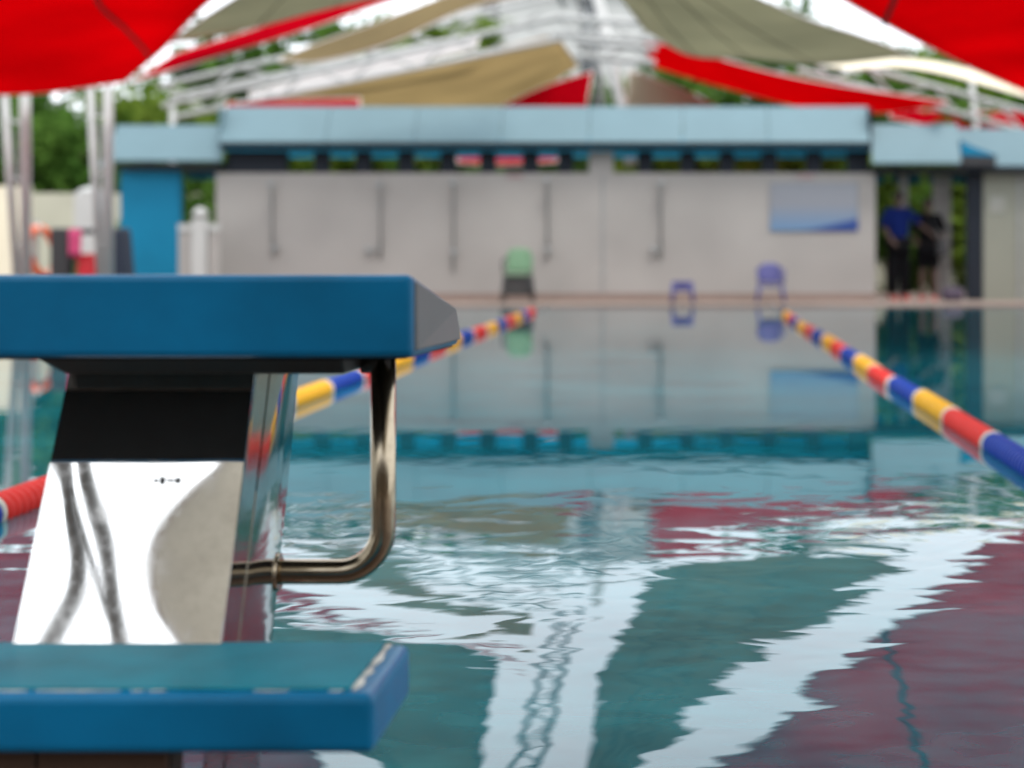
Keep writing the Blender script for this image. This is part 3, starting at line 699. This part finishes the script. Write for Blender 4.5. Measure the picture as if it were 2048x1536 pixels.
# black towel cart
Y = 24.2; c0x, c1x = A(112,0,Y).x, A(264,0,Y).x
ct = empty('towel_cart', ((c0x+c1x)/2, Y, .0145), 'black framed cart with solid sides standing on the left deck', 'cart')
zt = Z(456, Y)
MB().box(c0x, c0x+.27, Y-.25, Y+.25, .14, zt, .03).build('side_panel', M['blackp'], ct)
MB().hexa([(c1x-.3, Y-.25, .14), (c1x, Y-.25, .14), (c1x, Y+.25, .14), (c1x-.3, Y+.25, .14), (c1x-.24, Y-.25, zt), (c1x-.09, Y-.25, zt), (c1x-.09, Y+.25, zt), (c1x-.24, Y+.25, zt)], .03).build('side_panel', mat('dark navy canvas', (.012, .02, .04), .7), ct)
MB().box(c0x+.272, c1x-.2, Y-.22, Y-.14, zt-.09, zt-.01, .01).build('top_bar', M['blackp'], ct)
MB().box(c0x+.272, c1x-.302, Y-.24, Y+.24, .30, .34).build('shelf', M['blackp'], ct)
for a in (c0x+.08, c1x-.1):
    for b_ in (-.18, .18): MB().lathe([(.05, -.02), (.062, -.012), (.062, .012), (.05, .02)], 14, 'Y', (a, Y+b_, .077)).build('wheel', M['black'], ct)
def towel(px, py, w_, h_, m, label):
    q = A(px, py, Y-.02)
    b = MB()
    for k in range(3): b.box(q.x-w_/2+.01*k, q.x+w_/2-.008*k, Y-.18, Y+.1, q.z-h_/2+k*h_/3+.002, q.z-h_/2+(k+1)*h_/3, .012, 2)
    tag(b.build('folded_towel', m), label, 'towel', 'towels on the black cart')
towel(178, 540, .30, .46, M['redcloth'], 'red towels stacked in the black cart')
towel(212, 536, .16, .40, M['pink'], 'pink towels beside the red ones in the black cart')
towel(160, 548, .10, .36, M['green2'], 'green towels at the left of the stack in the black cart')
tw = MB()
tw.grid([[ (A(152+8*j,0,Y).x, Y-.27-.02*math.sin(j*1.7+i*.4), zt-.02-.075*i) for j in range(4)] for i in range(6)])
o = tw.build('hanging_towel', M['pink']); o.modifiers.new('thick', 'SOLIDIFY').thickness = .012
tag(o, 'pink towel hanging from the top bar of the black cart', 'towel')

stand = empty('unseen_blocker', (0, -9, 0), 'unseen tan wall and brown roof added behind the starting deck to cut light', 'building')  # added out of view: dims the block front and darkens the handle's reflections
MB().box(-18, 18, -9.4, -9, .0145, 3.4).build('wall', mat('unseen tan wall', (.20, .15, .10), .85, var=.15, scale=2), stand)
MB().box(-18.5, 18.5, -11, -6.5, 3.41, 3.6).build('roof', mat('unseen brown roof', (.10, .075, .06), .7), stand)
for k in range(7): MB().box(-15.1+k*5, -14.9+k*5, -6.9, -6.7, .0145, 3.405).build('column', M['beige_wall'], stand)

# ------------------------------------------------------------------ far block and trees
fb = empty('apartment_block', (-6, 80, 0), 'white far building with small dark windows behind the mast head', 'building')
x0, x1, z1 = A(885,0,80).x, A(1330,0,80).x, 12.8
MB().box(x0, x1, 80, 92, -.03, z1).build('wall', mat('white render', (.46, .46, .455), .8, var=.04, scale=.3), fb)
MB().box(x0-.4, x1+.4, 79.7, 92.3, z1+.001, z1+.5).build('parapet', M['white'], fb)
pm = MB().box(-.42, .42, -.04, .02, -.55, .55).mesh('window', M['pane'])
fm = MB().box(-.5, .5, -.09, -.045, -.63, -.56).mesh('sill', M['white'])
for r_ in range(7):
    for c_ in range(2):
        o = bpy.data.objects.new('window', pm); link(o, fb); o.location = (A(980,0,80).x+c_*4.6-fb.location.x, 79.97-fb.location.y, A(0,20,80).z+(r_-6)*1.38)
        s_ = bpy.data.objects.new('sill', fm); link(s_, o)

def crown_mesh(name, m, rx, rz, ncl, nleaf, leaf, seed):
    r = random.Random(seed); vs, fs = [], []
    cl = []
    for _ in range(ncl):
        while True:
            p = Vector((r.uniform(-1, 1), r.uniform(-1, 1), r.uniform(-1, 1)))
            if .25 < p.length < 1: break
        cl.append((Vector((p.x*rx, p.y*rx, p.z*rz)), r.uniform(.16, .34)*rx))
    for c, cr_ in cl:
        for _ in range(nleaf):
            d = Vector((r.gauss(0, 1), r.gauss(0, 1), r.gauss(0, .8)))
            p = c+d*cr_*.5
            u = Vector((r.gauss(0, 1), r.gauss(0, 1), r.gauss(0, .6))).normalized(); v = u.orthogonal().normalized()
            v = (v*math.cos(r.uniform(0, 6.28))+u.cross(v)*math.sin(r.uniform(0, 6.28))).normalized()
            s_ = leaf*r.uniform(.6, 1.3); k = len(vs)
            vs += [p-u*s_*1.3, p-v*s_*.5, p+u*s_*1.3, p+v*s_*.5]; fs.append((k, k+1, k+2, k+3))
    me = bpy.data.meshes.new(name); me.from_pydata([tuple(q) for q in vs], [], fs); me.materials.append(m)
    return me, cl
CR = [crown_mesh('crown', M['leaf'], 1.6, 1.5, 42, 90, .11, 3), crown_mesh('crown', M['leaf2'], 1.5, 1.7, 38, 90, .11, 5), crown_mesh('crown', M['leaf'], 1.7, 1.2, 46, 80, .10, 9)]
def tree(px, Y, ztop, k, scale, label, group='trees behind the pool house'):
    me, cl = CR[k]; x = A(px, 0, Y).x
    t = empty('tree', (x, Y, -.03), label, 'tree', group, rz=rnd.uniform(0, 6))
    zc = ztop-1.5*scale
    o = bpy.data.objects.new('crown', me); link(o, t); o.location = (0, 0, zc); o.scale = (scale,)*3
    b = MB(); b.tube([(0,0,0), (.05,.03,zc*.5), (0,0,zc)], [.16*scale, .12*scale, .07*scale], 9)
    for c, _ in cl[::5]: b.tube([(0,0,zc*.7), tuple(Vector((c.x*.5, c.y*.5, zc-.2+c.z*.4))*1.0), (c.x*scale, c.y*scale, zc+c.z*scale)], [.05*scale, .035*scale, .012*scale], 5)
    tr_ = bpy.data.objects.new('trunk', b.mesh('trunk', M['bark'])); link(tr_, t)
TL = [
 (20, 41, 5.0, 0, 1.5, 'dark green tree behind the cream wall at the far left'),
 (105, 40, 4.6, 2, 1.5, 'bushy green tree between the two twin pole masts'),
 (150, 44, 5.4, 0, 1.6, 'taller green tree behind the second mast'),
 (265, 42, 4.9, 1, 1.4, 'yellow green tree above the left wing fascia'),
 (395, 38, 3.4, 0, 1.1, 'low dark tree in the gap between blue wall and pool house'),
 (470, 50, 7.3, 0, 1.8, 'dark green tree behind the left end of the trusses'),
 (340, 47, 5.6, 2, 1.6, 'bushy green tree behind the slim left mast'),
 (1765, 50, 7.6, 2, 1.9, 'tall green tree behind the tip of the right beige sail'),
 (1900, 47, 6.6, 0, 1.7, 'dark tree behind the pale right truss'),
 (2050, 48, 6.8, 2, 1.8, 'tall tree behind the right red sail at the picture edge'),
 (610, 52, 8.1, 0, 1.8, 'green tree showing between the left trusses'),
 (725, 53, 8.5, 2, 1.9, 'tall green tree behind the left half of the pool house'),
 (880, 52, 8.2, 1, 1.7, 'yellow green tree behind the thin tan sail'),
 (1010, 40, 3.6, 0, 1.3, 'low tree behind the vent gap near the red awning'),
 (1200, 44, 5.2, 0, 1.4, 'dark tree right behind the leaning mast'),
 (1440, 54, 8.2, 2, 1.9, 'green tree behind the red strip right of the mast'),
 (1570, 55, 8.6, 0, 1.8, 'tall tree behind the middle of the red strip'),
 (1690, 42, 5.0, 1, 1.5, 'yellow green tree behind the right end of the roof'),
 (1830, 40, 5.5, 2, 1.5, 'bushy tree behind the doorway where two people stand'),
 (1960, 43, 6.0, 1, 1.6, 'yellow green tree behind the right wing fascia'),
 (2420, 42, 6.2, 1, 1.8, 'tree behind the long right wing, nearest the picture edge'),
 (2760, 43, 6.8, 0, 1.9, 'tree behind the far right end of the right wing'),
 (2090, 41, 5.0, 0, 1.5, 'green tree at the right edge behind the grey green wall'),
]
for a in TL: tree(*a)
def shrub(px, Y, ztop, k, sc_, label):
    me, cl = CR[k]; x = A(px, 0, Y).x
    t = empty('shrub', (x, Y, -.03), label, 'shrub', 'shrubs behind the pool house', rz=rnd.uniform(0, 6))
    o = bpy.data.objects.new('foliage', me); link(o, t); o.location = (0, 0, ztop-1.25*sc_); o.scale = (sc_,)*3
    b = MB().tube([(0,0,0), (0,0,ztop-1.2*sc_)], .05, 7); o = bpy.data.objects.new('stem', b.mesh('stem', M['bark'])); link(o, t)
for a in ((640, 35, 3.0, 1, .95, 'bright shrub behind the vent gap left of the shower'), (760, 35.4, 3.0, 1, .95, 'bright shrub behind the vent gap over the second shower'),
          (870, 35.2, 3.0, 0, .95, 'dark shrub left of the red awning'), (1340, 35, 3.0, 1, .95, 'bright shrub right of the wall pier in the vent gap'),
          (1450, 35.3, 3.0, 1, .95, 'bright shrub second from the pier in the vent gap'), (1560, 35.1, 3.0, 1, .95, 'bright shrub above the printed board in the vent gap'),
          (1680, 35.4, 3.0, 1, .95, 'bright shrub at the right end of the vent gap'), (1775, 34.5, 2.5, 0, .9, 'dark shrub behind the person in blue'),
          (1860, 34.8, 2.5, 1, .9, 'green shrub behind the person in black'), (1935, 34.6, 2.5, 1, .9, 'green shrub beside the dark door jamb'), (395, 35, 2.3, 0, .9, 'dark shrub above the white balustrade')):
    shrub(*a)

# ------------------------------------------------------------------ lane ropes
def float_mesh(name, m, L):
    n = 17; prof = [(.020, -L/2)]
    for k in range(n):
        a = -L/2+L*k/n; d = L/n
        prof += [(.036, a+d*.05), (.0505, a+d*.17), (.052, a+d*.5), (.0505, a+d*.83), (.036, a+d*.95)]
    prof.append((.020, L/2)); return MB().lathe(prof, 22, 'Y').mesh(name, m)
def lane_rope(x, y_ref, seg, first, y0, y1, label):
    t = empty('lane_rope', (x, y0, .020), label, 'lane rope', 'lane ropes along the pool')
    L = seg-.05
    fm = {k: float_mesh('float', M[n_], L) for k, n_ in ((0, 'ropeblue'), (1, 'ropered'), (2, 'ropeyellow'))}
    rm = MB().lathe([(.018, -.014), (.049, -.012), (.054, 0), (.049, .012), (.018, .014)], 22, 'Y').mesh('spacer_ring', M['ropewhite'])
    k0 = math.ceil((y0-y_ref)/seg); k1 = math.floor((y1-y_ref)/seg)
    for k in range(k0, k1):
        wob = lambda y: (.012*math.sin(y*.9+x)+.006*math.sin(y*2.3), .003*math.sin(y*1.7))
        yc = y_ref+(k+.5)*seg; wx, wz = wob(yc)
        o = bpy.data.objects.new('float', fm[(first+k) % 3]); link(o, t); o.location = (wx, yc-y0, wz)
        g = bpy.data.objects.new('spacer_ring', rm); link(g, t); ye = y_ref+k*seg; wx, wz = wob(ye); g.location = (wx, ye-y0, wz)
    b = MB().tube([(0, POOL[2]-y0+.0, .0), (0, POOL[3]-y0, .0)], .006, 6)
    o = bpy.data.objects.new('cable', b.mesh('cable', M['wire'])); link(o, t)
lane_rope(-2.02, 9.61, .923, 0, 3.2, 23.0, 'left lane rope of blue red and yellow floats passing behind the starting block')
lane_rope(1.195, 6.84, 1.03, 1, 3.4, 21.6, 'right lane rope of blue red and yellow floats in open water')

# ------------------------------------------------------------------ the starting block
blk = empty('starting_block', (-.68, 2.2, .0145), 'blue starting block on a polished steel pedestal with a lower step at the pool edge', 'starting block')
xl, xr = -1.03, -.345
pf = MB().hexa([(xl, 2.17, .640), (xr, 2.17, .640), (xr-.002, 2.63, .632), (xl, 2.63, .632), (xl, 2.17, .745), (xr, 2.17, .745), (xr-.012, 2.63, .694), (xl, 2.63, .694)], .009, 3)
pf = pf.build('platform', M['blue'], blk)
sp_ = MB().hexa([(xr-.004, 2.182, .648), (xr+.004, 2.182, .648), (xr+.002, 2.62, .640), (xr-.006, 2.62, .640), (xr-.006, 2.182, .736), (xr+.0035, 2.182, .736), (xr-.006, 2.62, .688), (xr-.016, 2.62, .688)], .002, 1)
sp_ = sp_.build('side_panel', M['sidegrey'], blk)
MB().hexa([(-.835,2.32,.609),(-.46,2.32,.609),(-.46,2.47,.609),(-.835,2.47,.609),(-.872,2.30,.634),(-.46,2.30,.634),(-.46,2.47,.634),(-.872,2.47,.634)], .003, 1).build('under_frame', M['brownmetal'], blk)
# pedestal: bent polished sheet, wider at the foot than it is deep, leaning out over the water
def sheet(name, a, b, c, d, amp, lam, m, parent, n=28, seed=0, bulge=0):
    a, b, c, d = map(Vector, (a, b, c, d)); nn = (b-a).cross(d-a).normalized(); rows = []
    for i in range(n):
        u = i/(n-1); row = []
        for j in range(n):
            v = j/(n-1); p = (a*(1-v)+b*v)*(1-u)+(d*(1-v)+c*v)*u
            e = min(1, min(u, v, 1-u, 1-v)*8)
            h = mnoise.noise(Vector((p.x/lam+seed, p.y/lam, p.z/lam*.55)))
            row.append(p+nn*(amp*h*(.35+.65*e)+bulge*4*v*(1-v)))
        rows.append(row)
    return MB().grid(rows).build(name, m, parent)
pl, pr = -.842, -.582
F0, F1, z0, z1 = 2.15, 2.352, .268, .613
g = sheet('front_plate', (pl, F0, z0), (pr, F0, z0), (pr-.006, F1, z1), (pl+.002, F1, z1), .0005, .14, M['steel'], blk, seed=3.3)
sm = g.modifiers.new('thick', 'SOLIDIFY'); sm.thickness = .002; sm.offset = -1; g.modifiers.new('crisp', 'EDGE_SPLIT').split_angle = R(40)
def crisp(g, th):
    sm = g.modifiers.new('thick', 'SOLIDIFY'); sm.thickness = th; sm.offset = -1
    g.modifiers.new('crisp', 'EDGE_SPLIT').split_angle = R(40)
mir = lambda p, q: (p[0] if q > 0 else pl+pr-p[0], p[1], p[2])
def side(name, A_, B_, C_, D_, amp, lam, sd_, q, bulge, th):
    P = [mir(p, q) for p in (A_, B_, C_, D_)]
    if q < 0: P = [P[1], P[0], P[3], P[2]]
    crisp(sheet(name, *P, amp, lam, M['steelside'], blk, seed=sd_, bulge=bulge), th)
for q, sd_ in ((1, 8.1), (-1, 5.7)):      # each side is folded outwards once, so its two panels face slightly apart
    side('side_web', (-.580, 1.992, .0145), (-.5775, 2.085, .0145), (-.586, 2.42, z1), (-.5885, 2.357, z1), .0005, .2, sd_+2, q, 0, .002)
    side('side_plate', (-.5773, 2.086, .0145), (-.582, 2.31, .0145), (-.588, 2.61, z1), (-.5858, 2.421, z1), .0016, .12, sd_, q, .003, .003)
MB().box(pl+.012, pr-.012, 2.23, 2.46, .0145, .022, .002, 1).build('base_plate', M['steel'], blk)
pt = MB().box(pl-.05, -.5925, 1.985, 2.03, .0145, .208).build('plinth', M['grout'], blk)
tl = MB().box(-.0745, .0745, -.004, .004, -.0465, .0465, .0015, 1).mesh('tile', M['tile'])
for i in range(2):
    for j in range(2):
        o = bpy.data.objects.new('tile', tl); link(o, pt); o.location = (-.6695-i*.152, 1.981, .062+j*.096)
# small flat dark marks on the front plate
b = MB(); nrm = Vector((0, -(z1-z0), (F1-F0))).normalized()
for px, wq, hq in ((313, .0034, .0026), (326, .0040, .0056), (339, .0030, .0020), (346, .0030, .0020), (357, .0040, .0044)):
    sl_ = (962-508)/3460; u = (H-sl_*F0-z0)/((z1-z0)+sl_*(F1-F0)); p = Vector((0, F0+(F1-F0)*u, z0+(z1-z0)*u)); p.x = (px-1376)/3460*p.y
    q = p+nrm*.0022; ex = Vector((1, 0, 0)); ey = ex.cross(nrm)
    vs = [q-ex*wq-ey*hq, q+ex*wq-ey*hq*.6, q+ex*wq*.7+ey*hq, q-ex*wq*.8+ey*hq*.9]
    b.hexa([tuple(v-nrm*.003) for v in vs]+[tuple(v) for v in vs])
b.build('dark_marks', M['blackp'], blk)
# lower step
sl = MB().box(xl, xr-.004, 1.92, 2.172, .214, .281, .010, 3).build('step', M['blue'], blk)
MB().box(xl+.02, xr-.034, 1.938, 2.168, .2795, .2842, .0015, 1).build('tread', M['tread'], sl)
def chips(name, a, b_, w_, seed, cover):
    r = random.Random(seed); a, b_ = Vector(a), Vector(b_); d = (b_-a); L = d.length; d.normalize(); sd2 = d.cross(Vector((0, 0, 1))); bmx = MB(); s_ = 0
    while s_ < L-.01:
        ln = r.uniform(.015, .12)
        if r.random() < cover:
            n = max(3, int(ln/.008)); top = []; bot = []
            for k in range(n+1):
                p = a+d*min(L, s_+ln*k/n); f = max(0, math.sin(math.pi*k/n))**.4+.02
                top.append(p+sd2*w_*f*r.uniform(.55, 1.0)); bot.append(p-sd2*w_*.5*f*r.uniform(.3, 1.0))
            bmx.grid([[tuple(q) for q in bot], [tuple(q) for q in top]])
        s_ += ln+(r.uniform(.002, .03) if cover < 1 else -.004)
    o = bmx.build(name, M['worn'], sl); sm = o.modifiers.new('thick', 'SOLIDIFY'); sm.thickness = .0012; o['kind'] = 'stuff'; return o
chips('worn_edge', (xl+.02, 1.9345, .2822), (xr-.04, 1.9345, .2822), .0042, 4, .8)
chips('worn_edge', (xr-.030, 1.935, .2826), (xr-.030, 2.165, .2826), .0085, 12, 1.0)
# hand rail
HX, HY, HZ = -.4315, 2.45, .320
p = [(HX, HY, .636), (HX, HY, .41)]
R_ = .062; cx_, cz_ = HX-R_, HZ+R_
for k in range(0, 11):
    a = math.pi/2*k/10; p.append((cx_+R_*math.cos(a), HY, cz_-R_*math.sin(a)))
p += [(-.57, HY, HZ), (-.582, HY, HZ)]
MB().tube(p, .0178, 20).build('handle', M['brass'], blk)
MB().tube([(-.5825, HY-.004, HZ), (-.5765, HY-.004, HZ)], .027, 20).build('handle_flange', M['brass'], blk)
MB().tube([(-.462, HY, .618), (HX+.012, HY, .618)], .0172, 16).build('handle_bar', M['brownmetal'], blk)
MB().hexa([(xl+.012,2.183,.6368),(xr-.012,2.183,.6368),(xr-.012,2.62,.6295),(xl+.012,2.62,.6295),(xl+.012,2.183,.642),(xr-.012,2.183,.642),(xr-.012,2.62,.636),(xl+.012,2.62,.636)]).build('underside', M['black'], blk)
